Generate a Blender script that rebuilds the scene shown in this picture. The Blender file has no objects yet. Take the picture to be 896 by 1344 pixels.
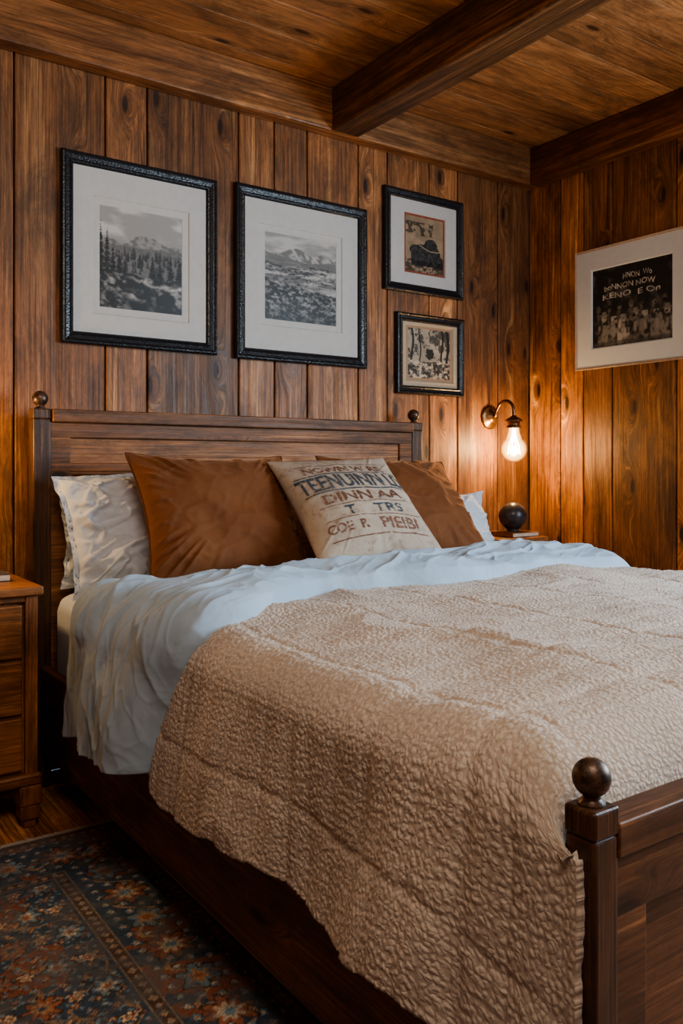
import bpy, bmesh, math
import numpy as np
from mathutils import Vector, Matrix
scene=bpy.context.scene
COL=scene.collection
RS=np.random.RandomState
# ---------------------------------------------------------------- noise
_tabs={}
def vnoise(x,y,seed=0):
    if seed not in _tabs: _tabs[seed]=RS(seed+11).rand(256,256)
    T=_tabs[seed]
    xi=np.floor(x).astype(int); yi=np.floor(y).astype(int)
    fx=x-xi; fy=y-yi
    fx=fx*fx*fx*(fx*(fx*6-15)+10); fy=fy*fy*fy*(fy*(fy*6-15)+10)
    a=T[xi%256,yi%256]; b=T[(xi+1)%256,yi%256]; c=T[xi%256,(yi+1)%256]; d=T[(xi+1)%256,(yi+1)%256]
    return (a*(1-fx)+b*fx)*(1-fy)+(c*(1-fx)+d*fx)*fy
def fbm(x,y,seed=0,o=4,g=.5):
    s=0;a=1;t=0
    for i in range(o):
        s=s+a*vnoise(x*2**i,y*2**i,seed+i); t+=a; a*=g
    return s/t
def voro(x,y,seed=0,jit=.8):
    T1=RS(seed+91).rand(256,256); T2=RS(seed+92).rand(256,256)
    xi=np.floor(x).astype(int); yi=np.floor(y).astype(int)
    f1=np.full(x.shape,9.); f2=np.full(x.shape,9.)
    for i in (-1,0,1):
        for j in (-1,0,1):
            cx=xi+i; cy=yi+j
            px=cx+.5+jit*(T1[cx%256,cy%256]-.5); py=cy+.5+jit*(T2[cx%256,cy%256]-.5)
            d=np.hypot(px-x,py-y)
            f2=np.minimum(f2,np.maximum(f1,d)); f1=np.minimum(f1,d)
    return f1,f2
def sst(a,b,x):
    t=np.clip((x-a)/(b-a),0,1); return t*t*(3-2*t)
# ---------------------------------------------------------------- materials
class NT:
    def __init__(s,name):
        s.m=bpy.data.materials.new(name); s.m.use_nodes=True
        s.t=s.m.node_tree; s.b=s.t.nodes['Principled BSDF']
    def n(s,typ,ins=None,**kw):
        nd=s.t.nodes.new(typ)
        for k,v in kw.items(): setattr(nd,k,v)
        for k,v in (ins or {}).items():
            if isinstance(v,bpy.types.NodeSocket): s.t.links.new(v,nd.inputs[k])
            else: nd.inputs[k].default_value=v
        return nd
    def math(s,op,a,b=0.0,c=0.0,clamp=False):
        nd=s.n('ShaderNodeMath',{0:a,1:b,2:c},operation=op); nd.use_clamp=clamp; return nd.outputs[0]
    def xyz(s,x,y,z=0.0): return s.n('ShaderNodeCombineXYZ',{0:x,1:y,2:z}).outputs[0]
    def noise(s,v,scale,detail=4,rough=.5,dist=0.0,dim='3D'):
        nd=s.n('ShaderNodeTexNoise',{'Scale':scale,'Detail':detail,'Roughness':rough,'Distortion':dist},noise_dimensions=dim)
        s.t.links.new(v,nd.inputs['Vector']); return nd.outputs[0]
    def ramp(s,f,stops):
        nd=s.n('ShaderNodeValToRGB',{0:f}); e=nd.color_ramp.elements
        while len(e)<len(stops): e.new(.5)
        for i,(p,c) in enumerate(stops):
            e[i].position=p; e[i].color=(*c,1) if len(c)==3 else c
        return nd.outputs[0]
    def mr(s,f,a,b,c,d,smooth=True):
        nd=s.n('ShaderNodeMapRange',{0:f,1:a,2:b,3:c,4:d})
        if smooth: nd.interpolation_type='SMOOTHSTEP'
        return nd.outputs[0]
    def mix(s,f,a,b,mode='MIX'):
        nd=s.n('ShaderNodeMix',data_type='RGBA',blend_type=mode)
        for i,v in ((0,f),(6,a),(7,b)):
            if isinstance(v,bpy.types.NodeSocket): s.t.links.new(v,nd.inputs[i])
            else: nd.inputs[i].default_value=v if not isinstance(v,tuple) or len(v)==4 else (*v,1)
        return nd.outputs[2]
    def set(s,**kw):
        for k,v in kw.items():
            k=k.replace('_',' ')
            if isinstance(v,bpy.types.NodeSocket): s.t.links.new(v,s.b.inputs[k])
            else: s.b.inputs[k].default_value=v if not (isinstance(v,tuple) and len(v)==3 and 'Color' in k or k=='Sheen Tint') else (*v,1)
        return s
    def bump(s,h,strength=.3,dist=.01,normal=None):
        ins={'Strength':strength,'Distance':dist,'Height':h}
        if normal: ins['Normal']=normal
        o=s.n('ShaderNodeBump',ins).outputs[0]
        s.t.links.new(o,s.b.inputs['Normal']); return o

def wood(name,dark,mid,light,axis='Z',sc=1.0,rough=(.36,.58),knots=.55,var=.3,bump=.35,contrast=1.0):
    m=NT(name)
    tc=m.n('ShaderNodeTexCoord').outputs['Object']
    sp=m.n('ShaderNodeSeparateXYZ',{0:tc}).outputs
    rnd=m.n('ShaderNodeNewGeometry').outputs['Random Per Island']
    i='XYZ'.index(axis); o=[k for k in range(3) if k!=i]
    A=m.math('ADD',sp[o[0]],sp[o[1]]); A=m.math('MULTIPLY_ADD',rnd,17.3,A)
    L=m.math('MULTIPLY_ADD',rnd,31.7,sp[i])
    v=m.xyz(m.math('MULTIPLY',A,6.5*sc),m.math('MULTIPLY',L,2.2*sc))
    vo=m.n('ShaderNodeTexVoronoi',{'Scale':1.0,'Vector':v},voronoi_dimensions='2D')
    r=m.n('ShaderNodeSeparateXYZ',{0:vo.outputs['Color']}).outputs[0]
    mask=m.math('GREATER_THAN',r,1-knots)
    d=vo.outputs['Distance']
    kf=m.math('MULTIPLY',m.mr(d,0.0,.42,1.0,0.0),mask)
    core=m.math('MULTIPLY',m.mr(d,.050,.105,1.0,0.0),mask)
    wv=m.noise(m.xyz(m.math('MULTIPLY',A,2.2*sc),m.math('MULTIPLY',L,.7*sc)),1.0,2,.5,0,'2D')
    ga=m.math('MULTIPLY_ADD',A,16*sc,m.math('MULTIPLY',kf,1.4)); ga=m.math('MULTIPLY_ADD',wv,1.4,ga)
    g=m.noise(m.xyz(ga,m.math('MULTIPLY',L,.5*sc)),1.0,8,.72,.15,'2D')
    fa=m.math('MULTIPLY_ADD',kf,8.0,m.math('MULTIPLY',A,130*sc))
    f=m.noise(m.xyz(fa,m.math('MULTIPLY',L,2.2*sc)),1.0,5,.75,0,'2D')
    f2=m.noise(m.xyz(m.math('MULTIPLY_ADD',kf,3.0,m.math('MULTIPLY',A,42*sc)),m.math('MULTIPLY',L,.8*sc)),1.0,6,.8,0,'2D')
    rings=m.math('SINE',m.math('MULTIPLY',ga,17.0))
    c=m.ramp(g,[(.29,dark),(.42,mid),(.55,mid),(.69,light)])
    k2=m.math('MULTIPLY_ADD',rings,.08*contrast,m.mr(f,.34,.64,1-.46*contrast,1.20))
    c=m.mix(1.0,c,k2,'MULTIPLY')
    crack=m.mr(f2,.30,.355,1-.80*contrast,1.0)
    c=m.mix(1.0,c,crack,'MULTIPLY')
    blot=m.noise(m.xyz(m.math('MULTIPLY',A,6.0),m.math('MULTIPLY',L,1.8)),1.0,8,.8,.3,'2D')
    c=m.mix(1.0,c,m.mr(blot,.3,.7,.50,1.46),'MULTIPLY')
    rv=m.mr(rnd,0,1,1-var,1+var,False)
    c=m.mix(1.0,c,rv,'MULTIPLY')
    halo=m.math('MULTIPLY',m.mr(d,.08,.22,.6,0.0),mask)
    c=m.mix(halo,c,tuple(x*.9 for x in dark))
    c=m.mix(m.math('MULTIPLY',core,.92),c,tuple(x*.22 for x in dark))
    m.set(Base_Color=c,Roughness=m.mr(f2,.3,.7,rough[1],rough[0]))
    h=m.math('MULTIPLY_ADD',f,.4,m.math('MULTIPLY',g,.8)); h=m.math('MULTIPLY_ADD',crack,.5,h); h=m.math('SUBTRACT',h,m.math('MULTIPLY',core,.5))
    m.bump(h,bump,.004)
    return m.m
WD=dict(dark=(.095,.034,.012),mid=(.290,.119,.042),light=(.56,.285,.115))
M_wall=wood('wall_wood',**WD,axis='Z',var=.40,bump=.35,knots=.36,rough=(.42,.62))
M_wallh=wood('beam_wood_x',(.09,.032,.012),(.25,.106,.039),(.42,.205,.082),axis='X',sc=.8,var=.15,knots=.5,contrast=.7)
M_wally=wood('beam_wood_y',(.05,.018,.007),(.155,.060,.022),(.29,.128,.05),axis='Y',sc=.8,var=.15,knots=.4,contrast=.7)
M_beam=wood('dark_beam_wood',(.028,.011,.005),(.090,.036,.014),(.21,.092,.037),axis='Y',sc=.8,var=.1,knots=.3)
M_ceil=wood('ceiling_wood',(.22,.095,.036),(.40,.185,.072),(.55,.30,.13),axis='X',var=.16,knots=.12,contrast=.5,bump=.2)
M_floor=wood('floor_wood',(.16,.062,.023),(.54,.225,.080),(.74,.38,.155),axis='Y',var=.25,knots=.3)
BD=dict(dark=(.058,.022,.008),mid=(.185,.075,.027),light=(.38,.175,.068))
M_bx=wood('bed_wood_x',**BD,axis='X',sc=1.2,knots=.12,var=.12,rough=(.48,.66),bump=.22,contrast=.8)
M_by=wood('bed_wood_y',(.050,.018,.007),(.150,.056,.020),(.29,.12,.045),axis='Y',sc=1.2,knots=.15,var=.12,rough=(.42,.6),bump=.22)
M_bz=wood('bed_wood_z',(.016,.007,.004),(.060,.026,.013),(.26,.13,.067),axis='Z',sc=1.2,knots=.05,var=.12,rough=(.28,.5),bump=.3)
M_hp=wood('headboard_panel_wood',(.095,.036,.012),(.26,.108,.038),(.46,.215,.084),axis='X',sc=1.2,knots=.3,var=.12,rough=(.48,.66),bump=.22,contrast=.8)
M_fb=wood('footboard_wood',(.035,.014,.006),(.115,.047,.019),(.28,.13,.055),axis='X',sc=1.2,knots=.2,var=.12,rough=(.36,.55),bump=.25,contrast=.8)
M_nx=wood('nightstand_wood_x',(.08,.028,.010),(.25,.098,.034),(.46,.21,.078),axis='X',sc=1.5,knots=.1,var=.15,rough=(.34,.52),contrast=.7,bump=.22)
M_nz=wood('nightstand_wood_z',(.06,.022,.008),(.20,.077,.027),(.38,.165,.06),axis='Z',sc=1.5,knots=.05,var=.15,rough=(.34,.52),contrast=.7,bump=.22)
def simple(name,c,rough=.5,metal=0.0,var=.2,sc=35,**kw):
    m=NT(name); tc=m.n('ShaderNodeTexCoord').outputs['Object']
    n=m.noise(tc,sc,4,.65)
    m.set(Base_Color=m.mix(m.mr(n,.3,.7,0,1),tuple(x*(1-var) for x in c),tuple(min(1,x*(1+var)) for x in c)),Roughness=m.mr(n,.3,.7,rough*1.3,rough*.8),Metallic=metal,**kw)
    return m
M_finial=simple('finial_aged_bronze',(.095,.058,.040),.38,.45,.85,60).m
mm=simple('black_frame',(.012,.014,.018),.30); tc=mm.n('ShaderNodeTexCoord').outputs['Object']
vv=mm.n('ShaderNodeTexVoronoi',{'Scale':130.0,'Vector':tc}).outputs[0]; mm.bump(vv,.4,.002); M_frame=mm.m
M_lframe=simple('pale_wood_frame',(.50,.38,.29),.5,0,.08).m
M_mat=simple('mat_board_white',(.53,.525,.505),.8,0,.02).m
M_matc=simple('mat_board_cool_white',(.62,.66,.70),.8,0,.02).m
M_mat2=simple('mat_board_cream',(.46,.38,.28),.8,0,.03).m
M_rustmat=simple('mat_board_rust',(.26,.08,.045),.8,0,.1).m
M_brass=simple('aged_brass',(.20,.115,.06),.3,.85,.4).m
M_vase=simple('dark_glazed_ceramic',(.06,.055,.058),.3,.3,.5,25).m
M_book=simple('book_cover_dark',(.06,.05,.05),.5).m
M_paper=simple('book_pages',(.6,.5,.38),.8).m
def cloth(name,c1,c2,fine=450,wr=9.,wrs=.25,sheen=0.0,rough=.85,wd=.02,stain=None,worn=0,big=6.0,tint=None):
    m=NT(name); tc=m.n('ShaderNodeTexCoord').outputs['Object']
    n1=m.noise(tc,wr,2,.5,1.2); n2=m.noise(tc,fine,2,.5)
    bg=m.noise(tc,big,5,.6)
    c=m.mix(m.mr(bg,.3,.7,0,1),c1,c2)
    if stain:
        s=m.noise(tc,38,5,.75); c=m.mix(m.mr(s,.52,.66,0,.6),c,stain)
        s=m.noise(tc,14,4,.7); c=m.mix(m.mr(s,.55,.7,0,.45),c,tuple(x*.7 for x in stain))
    m.set(Base_Color=c,Roughness=rough,Sheen_Weight=sheen,Sheen_Roughness=.35)
    if tint: m.set(Sheen_Tint=tint)
    if worn:
        w=m.noise(tc,80,5,.75); m.set(Alpha=m.mr(w,worn-.05,worn+.05,0,1))
    b=m.bump(n1,wrs,wd); m.bump(n2,.2,.001,b)
    return m.m
M_sheet=cloth('white_cotton',(.58,.65,.74),(.64,.71,.80),wr=8,wrs=.15,wd=.015)
M_duvet=cloth('pale_blue_cotton',(.33,.435,.54),(.39,.495,.60),wr=9,wrs=.3,wd=.018,rough=.95)
M_velvet=cloth('rust_velvet',(.155,.054,.016),(.19,.069,.021),wr=6,wrs=.12,sheen=.7,fine=300,big=12,tint=(.95,.55,.3))
M_pipe=cloth('rust_piping',(.10,.035,.012),(.13,.045,.015),wr=5,wrs=.1)
M_print=cloth('printed_linen',(.46,.39,.31),(.37,.305,.24),wr=8,wrs=.2,fine=260,stain=(.25,.155,.105))
M_ink=cloth('ink_blue_black',(.040,.058,.082),(.085,.11,.14),wr=30,wrs=.1,worn=.44)
M_inkr=cloth('ink_red_brown',(.16,.065,.040),(.22,.105,.068),wr=30,wrs=.1,worn=.45)
M_white_ink=simple('ink_white',(.42,.41,.38),.7,0,.45,30).m
def vcol(name,rough=.6,bumpn=0):
    m=NT(name); a=m.n('ShaderNodeAttribute'); a.attribute_name='Col'
    m.set(Base_Color=a.outputs['Color'],Roughness=rough)
    if bumpn:
        tc=m.n('ShaderNodeTexCoord').outputs['Object']; m.bump(m.noise(tc,bumpn,3,.6),.5,.004)
        m.set(Sheen_Weight=.1)
    return m.m
M_art=vcol('printed_artwork',.45)
M_rug=vcol('woven_wool_rug',.95,260)
M_fringe=cloth('fringe_cotton',(.65,.6,.53),(.75,.7,.63))
# blanket
m=NT('sherpa_fleece'); uv=m.n('ShaderNodeUVMap').outputs[0]
nz=m.n('ShaderNodeTexNoise',{'Scale':60.0,'Detail':3.0,'Vector':uv})
uv2=m.n('ShaderNodeVectorMath',{0:nz.outputs['Color'],1:(.014,.014,0)},operation='MULTIPLY').outputs[0]
uv2=m.n('ShaderNodeVectorMath',{0:uv,1:uv2},operation='ADD').outputs[0]
n2=m.noise(uv2,480,4,.7); n3=m.noise(uv2,190,4,.65)
sc_=m.n('ShaderNodeVectorMath',{0:uv2,1:(115.,130.,1.)},operation='MULTIPLY').outputs[0]
vo=m.n('ShaderNodeTexVoronoi',{'Scale':1.0,'Vector':sc_},voronoi_dimensions='2D',feature='F1').outputs[0]
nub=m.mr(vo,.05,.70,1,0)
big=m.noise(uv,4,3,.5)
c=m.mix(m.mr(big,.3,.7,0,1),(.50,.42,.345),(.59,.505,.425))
c=m.mix(m.mr(nub,.05,.45,.5,0.0),c,(.32,.24,.18))  # crevice shade between the nubs painted into the fleece colour
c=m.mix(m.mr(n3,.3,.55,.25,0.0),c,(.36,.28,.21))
m.set(Base_Color=c,Roughness=.95,Sheen_Weight=.3,Sheen_Roughness=.5)
b=m.bump(nub,.5,.0045); b=m.bump(n3,.3,.003,b); m.bump(n2,.5,.002,b); M_blanket=m.m
# bulb: clear shell + filament
m=NT('bulb_filament_glow'); m.set(Base_Color=(1,.8,.5),Emission_Color=(1,.72,.38),Emission_Strength=120.0); M_core=m.m
m=NT('bulb_clear_glass'); lw=m.n('ShaderNodeLayerWeight',{'Blend':.45}).outputs['Facing']
tr=m.n('ShaderNodeBsdfTransparent',{0:(1,.95,.85,1)}).outputs[0]
em=m.n('ShaderNodeEmission',{0:m.ramp(lw,[(0,(1,.68,.30)),(.5,(1,.5,.15)),(1,(.8,.32,.08))]),1:m.mr(lw,.0,.75,12.0,.8)}).outputs[0]
gl=m.n('ShaderNodeBsdfGlossy',{0:(1,1,1,1),1:.05}).outputs[0]
m1=m.n('ShaderNodeMixShader',{0:.22}); m.t.links.new(tr,m1.inputs[1]); m.t.links.new(em,m1.inputs[2])
m2=m.n('ShaderNodeMixShader',{0:m.mr(lw,.3,1,.04,.4)}); m.t.links.new(m1.outputs[0],m2.inputs[1]); m.t.links.new(gl,m2.inputs[2])
m.t.links.new(m2.outputs[0],m.t.nodes['Material Output'].inputs[0]); M_bulb=m.m
# ---------------------------------------------------------------- object helpers
def info(o,label=None,cat=None,group=None,kind=None):
    if label:o['label']=label
    if cat:o['category']=cat
    if group:o['group']=group
    if kind:o['kind']=kind
    return o
def empty(name,loc,label,cat,group=None):
    e=bpy.data.objects.new(name,None); e.location=loc; e.empty_display_size=.05; COL.objects.link(e)
    return info(e,label,cat,group)
def wpos(o):
    p=Vector((0,0,0))
    while o: p+=o.location; o=o.parent
    return p
def mkbm(name,bm,mat,parent=None,loc=None,smooth=False):
    base=wpos(parent) if parent else Vector((0,0,0))
    org=Vector(loc) if loc else (base if parent else Vector((0,0,0)))
    for v in bm.verts: v.co-=org
    me=bpy.data.meshes.new(name); bm.to_mesh(me); bm.free()
    if smooth:
        for p in me.polygons:p.use_smooth=True
    me.materials.append(mat)
    o=bpy.data.objects.new(name,me); COL.objects.link(o)
    o.location=org-base
    if parent:o.parent=parent
    return o
def box(bm,x0,x1,y0,y1,z0,z1,bev=0.0,seg=2):
    vs=[bm.verts.new((x,y,z)) for x in (x0,x1) for y in (y0,y1) for z in (z0,z1)]
    fs=[bm.faces.new([vs[i] for i in q]) for q in ((0,1,3,2),(4,6,7,5),(0,4,5,1),(2,3,7,6),(0,2,6,4),(1,5,7,3))]
    if bev>0:
        es=list({e for f in fs for e in f.edges})
        bmesh.ops.bevel(bm,geom=es,offset=bev,segments=seg,affect='EDGES',profile=.5)
def boxes(name,lst,mat,parent=None,bev=.004,loc=None,seg=2):
    bm=bmesh.new()
    for b in lst: box(bm,*b,bev=bev,seg=seg)
    return mkbm(name,bm,mat,parent,loc)
def lathe(bm,prof,M,seg=32):
    rings=[]
    for r,h in prof:
        if r<1e-5: rings.append([bm.verts.new(M@Vector((0,0,h)))])
        else: rings.append([bm.verts.new(M@Vector((r*math.cos(2*math.pi*k/seg),r*math.sin(2*math.pi*k/seg),h))) for k in range(seg)])
    for a,b in zip(rings,rings[1:]):
        for k in range(seg):
            k2=(k+1)%seg
            if len(a)==1 and len(b)==1: continue
            if len(a)==1: bm.faces.new((a[0],b[k2],b[k]))
            elif len(b)==1: bm.faces.new((a[k],a[k2],b[0]))
            else: bm.faces.new((a[k],a[k2],b[k2],b[k]))
def ballprof(r,z,n=14,a0=-90,a1=90):
    return [(r*math.cos(math.radians(t)) if abs(t)<89.9 else 0,z+r*math.sin(math.radians(t))) for t in np.linspace(a0,a1,n)]
def tube(bm,pts,rad,seg=14,up=(1,0,0)):
    pts=[Vector(p) for p in pts]; rings=[]
    up=Vector(up)
    for i,p in enumerate(pts):
        t=(pts[min(i+1,len(pts)-1)]-pts[max(i-1,0)]).normalized()
        a=t.cross(up); a.normalize(); b=t.cross(a)
        rings.append([bm.verts.new(p+a*rad*math.cos(2*math.pi*k/seg)+b*rad*math.sin(2*math.pi*k/seg)) for k in range(seg)])
    for A,B in zip(rings,rings[1:]):
        for k in range(seg): bm.faces.new((A[k],A[(k+1)%seg],B[(k+1)%seg],B[k]))
    bm.faces.new(rings[0]); bm.faces.new(rings[-1][::-1])
def grid_mesh(name,P,mat,parent=None,loc=None,col=None,uv=None,smooth=True,flip=False):
    ny,nx=P.shape[:2]
    org=np.array(loc if loc is not None else (wpos(parent) if parent else (0,0,0)))
    V=(P.reshape(-1,3)-org)
    idx=np.arange(ny*nx).reshape(ny,nx)
    F=np.stack([idx[:-1,:-1],idx[:-1,1:],idx[1:,1:],idx[1:,:-1]],-1).reshape(-1,4)
    if flip:F=F[:,::-1]
    me=bpy.data.meshes.new(name)
    me.vertices.add(len(V)); me.vertices.foreach_set('co',V.astype(np.float32).ravel())
    me.loops.add(F.size); me.loops.foreach_set('vertex_index',F.ravel().astype(np.int32))
    me.polygons.add(len(F)); me.polygons.foreach_set('loop_start',(np.arange(len(F))*4).astype(np.int32))
    me.polygons.foreach_set('loop_total',np.full(len(F),4,np.int32))
    me.update(calc_edges=True); me.validate()
    if smooth: me.polygons.foreach_set('use_smooth',np.ones(len(F),bool))
    if col is not None:
        ca=me.color_attributes.new('Col','FLOAT_COLOR','POINT')
        C=np.concatenate([col.reshape(-1,3),np.ones((len(V),1))],1); ca.data.foreach_set('color',C.astype(np.float32).ravel())
    if uv is not None:
        u=me.uv_layers.new(name='UVMap'); u.data.foreach_set('uv',uv.reshape(-1,2)[F.ravel()].astype(np.float32).ravel())
    me.materials.append(mat)
    o=bpy.data.objects.new(name,me); COL.objects.link(o)
    base=wpos(parent) if parent else Vector((0,0,0))
    o.location=Vector([float(q) for q in org])-base
    if parent:o.parent=parent
    return o
def text_tris(s):
    cu=bpy.data.curves.new('tmp','FONT'); cu.body=s; cu.size=1; cu.resolution_u=3
    cu.offset=.018
    ob=bpy.data.objects.new('tmp',cu); COL.objects.link(ob)
    dg=bpy.context.evaluated_depsgraph_get(); dg.update()
    me=bpy.data.meshes.new_from_object(ob.evaluated_get(dg))
    bpy.data.objects.remove(ob)
    bm=bmesh.new(); bm.from_mesh(me); bpy.data.meshes.remove(me)
    bmesh.ops.remove_doubles(bm,verts=bm.verts,dist=1e-4)
    return bm
def add_text(dst,s,x0,x1,y0,y1,fn,maxe,bold=0.0):
    bm=text_tris(s)
    xs=[v.co.x for v in bm.verts]; ys=[v.co.y for v in bm.verts]
    ax,bx,ay,by=min(xs),max(xs),min(ys),max(ys)
    for v in bm.verts:
        v.co.x=x0+(v.co.x-ax)/(bx-ax)*(x1-x0); v.co.y=y0+(v.co.y-ay)/(by-ay)*(y1-y0)
    bmesh.ops.triangulate(bm,faces=bm.faces)
    for _ in range(6):
        es=[e for e in bm.edges if e.calc_length()>maxe]
        if not es: break
        bmesh.ops.subdivide_edges(bm,edges=es,cuts=1); bmesh.ops.triangulate(bm,faces=bm.faces)
    m={}
    P=fn(np.array([[v.co.x,v.co.y] for v in bm.verts]))
    for v,p in zip(bm.verts,P): m[v]=dst.verts.new(p)
    for f in bm.faces:
        try: dst.faces.new([m[v] for v in f.verts])
        except ValueError: pass
    bm.free()
def add_rule(dst,x0,x1,y0,y1,fn,n=40):
    X=np.linspace(x0,x1,n)
    a=fn(np.stack([X,np.full(n,y0)],1)); b=fn(np.stack([X,np.full(n,y1)],1))
    A=[dst.verts.new(p) for p in a]; B=[dst.verts.new(p) for p in b]
    for i in range(n-1): dst.faces.new((A[i],A[i+1],B[i+1],B[i]))
# ---------------------------------------------------------------- ROOM
WY=3.25; WX=3.546; LX=-1.3; FY=-1.5; CZ=2.87
def structure(o,label=None): o['kind']='structure'; o['label']=label or 'wood planked room surface'; return o
xs=[LX,-1.05,-.8,-.52,-.25,.05,.27,.50,.802,1.146,1.319,1.734,1.913,2.086,2.374,2.549,2.818,3.01,3.304,WX]
structure(boxes('wall_back',[(a+.003,b-.003,WY,WY+.03,0,CZ) for a,b in zip(xs,xs[1:])]+[(LX,WX+.06,WY+.026,WY+.06,0,CZ)],M_wall,bev=.005,loc=(1,WY,0)),'vertical knotty pine plank wall')
ys=[WY,3.029,2.878,2.698,2.340,2.12,1.86,1.6,1.42,1.15]
rb=[(WX,WX+.03,b+.003,a-.003,0,CZ) for a,b in zip(ys,ys[1:])]
ys2=[1.15,.9,.6,.3,0,-.3,-.6,-.75]
for a,b in zip(ys2,ys2[1:]): rb+=[(WX,WX+.03,b+.002,a-.002,0,1.0),(WX,WX+.03,b+.002,a-.002,2.25,CZ)]
ys3=[-.75,-1.0,-1.25,FY]
rb+=[(WX,WX+.03,b+.002,a-.002,0,CZ) for a,b in zip(ys3,ys3[1:])]
rb+=[(WX+.026,WX+.06,1.15,WY,0,CZ),(WX+.026,WX+.06,FY,-.75,0,CZ),(WX+.026,WX+.06,-.75,1.15,0,1.0),(WX+.026,WX+.06,-.75,1.15,2.25,CZ)]
structure(boxes('wall_right',rb,M_wall,bev=.005,loc=(WX,1,0)),'vertical knotty pine plank wall')
lb=[(LX-.03,LX,a+.002,a+.248,0,CZ) for a in np.arange(FY,WY-.1,.25)]+[(LX-.06,LX-.026,FY,WY,0,CZ)]
structure(boxes('wall_left',lb,M_wall,bev=.005,loc=(LX,1,0)),'vertical knotty pine plank wall')
fb=[(a+.002,a+.25,FY-.03,FY,0,CZ) for a in np.arange(LX,WX-.1,.252)]+[(LX,WX,FY-.06,FY-.026,0,CZ)]
structure(boxes('wall_front',fb,M_wall,bev=.005,loc=(1,FY,0)),'vertical knotty pine plank wall')
structure(boxes('floor',[(a+.001,a+.139,FY,WY,-.03,0) for a in np.arange(LX,WX,.14)],M_floor,bev=.002,loc=(0,0,0)),'dark stained wood plank floor')
structure(boxes('ceiling',[(LX,WX+.05,a+.001,a+.198,CZ,CZ+.03) for a in np.arange(FY,WY,.2)]+[(LX,WX+.05,FY,WY+.05,CZ+.028,CZ+.05)],M_ceil,bev=.002,loc=(1,1,CZ)),'wood plank ceiling')
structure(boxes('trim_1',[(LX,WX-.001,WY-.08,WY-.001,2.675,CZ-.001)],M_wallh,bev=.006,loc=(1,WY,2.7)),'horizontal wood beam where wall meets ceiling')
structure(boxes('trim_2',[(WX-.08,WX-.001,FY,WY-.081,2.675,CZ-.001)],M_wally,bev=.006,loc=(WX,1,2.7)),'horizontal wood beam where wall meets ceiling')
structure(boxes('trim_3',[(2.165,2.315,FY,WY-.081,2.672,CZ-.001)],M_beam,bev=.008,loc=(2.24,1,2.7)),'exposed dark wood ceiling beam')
wf=[(WX-.02,WX+.05,-.80,-.73,.95,2.3),(WX-.02,WX+.05,1.13,1.2,.95,2.3),(WX-.02,WX+.05,-.73,1.13,.95,1.02),(WX-.02,WX+.05,-.73,1.13,2.23,2.3),(WX,WX+.04,.185,.215,1.02,2.23)]
structure(boxes('window_1',wf,M_wallh,bev=.004,loc=(WX,.2,.95)),'wood framed window')
# ---------------------------------------------------------------- BED
bed=empty('bed',(1.76,1.9,0),'dark stained wooden bed with panelled headboard and ball finials','bed')
X0,X1=.828,2.637
def post(x0,x1,y0,y1,zt,fr,zb):
    bm=bmesh.new(); box(bm,x0,x1,y0,y1,zb,zt-.035,bev=.006,seg=3)
    e=.001; box(bm,x0-e,x1+e,y0-e,y1+e,zt-.037,zt,bev=.005,seg=3)
    o=mkbm('post',bm,M_bz,bed,loc=((x0+x1)/2,(y0+y1)/2,zb)); 
    cx,cy=(x0+x1)/2,(y0+y1)/2
    bm=bmesh.new(); pr=[(0,zt-.001),(fr*.72,zt-.001),(fr*.72,zt+.003),(fr*.50,zt+.007),(fr*.42,zt+.012)]
    bp=ballprof(fr,zt+.009+fr,20,-62,90); pr+=bp
    lathe(bm,pr,Matrix.Translation((cx,cy,0)))
    mkbm('finial',bm,M_finial,o,smooth=True); return o
HY0,HY1=3.09,3.15; HZ=1.357
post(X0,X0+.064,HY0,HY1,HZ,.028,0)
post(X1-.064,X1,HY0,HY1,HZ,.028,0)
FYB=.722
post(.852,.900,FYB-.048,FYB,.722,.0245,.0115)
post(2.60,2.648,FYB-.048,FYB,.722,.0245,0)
hx0,hx1=X0+.06,X1-.06
hb=boxes('headboard',[(X0+.066,X1-.066,3.075,3.155,HZ-.047,HZ),(hx0,hx1,3.095,3.14,1.253,1.311),(hx0,hx1,3.095,3.14,1.13,1.162),(hx0,hx0+.075,3.096,3.139,.30,1.26),(hx1-.075,hx1,3.096,3.139,.30,1.26),(hx0,hx1,3.095,3.14,.25,.40)],M_bx,bed,bev=.005,seg=3)
boxes('panel',[(hx0+.07,hx1-.07,3.108,3.135,1.155,1.257),(hx0+.07,hx1-.07,3.115,3.135,.39,1.135)],M_hp,hb,bev=.001)
boxes('moulding',[(hx0+.072,hx1-.072,3.100,3.12,1.118,1.131),(hx0+.072,hx0+.085,3.100,3.12,.4,1.12),(hx1-.085,hx1-.072,3.100,3.12,.4,1.12)],M_bx,hb,bev=.004)
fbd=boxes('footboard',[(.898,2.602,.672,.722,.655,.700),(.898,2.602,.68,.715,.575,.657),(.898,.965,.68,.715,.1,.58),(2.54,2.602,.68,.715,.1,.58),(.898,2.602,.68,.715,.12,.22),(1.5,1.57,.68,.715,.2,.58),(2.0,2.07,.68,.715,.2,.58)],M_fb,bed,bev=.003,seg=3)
boxes('panel',[(.955,2.55,.692,.708,.2,.59)],M_fb,fbd,bev=.002)
for a in ((.852,.886),(2.61,2.644)):
    boxes('side_rail',[(a[0],a[1],.722,3.092,.135,.435)],M_by,bed,bev=.007,seg=3)
bm=bmesh.new(); box(bm,.888,2.608,.84,3.06,.30,.70,bev=.06,seg=6)
mt=mkbm('mattress',bm,M_sheet,None,loc=(1.76,1.9,.30),smooth=True)
info(mt,'thick mattress in a fitted white cotton sheet on the bed','mattress')
boxes('box_spring',[(.888,2.608,.78,3.07,.15,.298)],M_by,bed,bev=.01)
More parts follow.
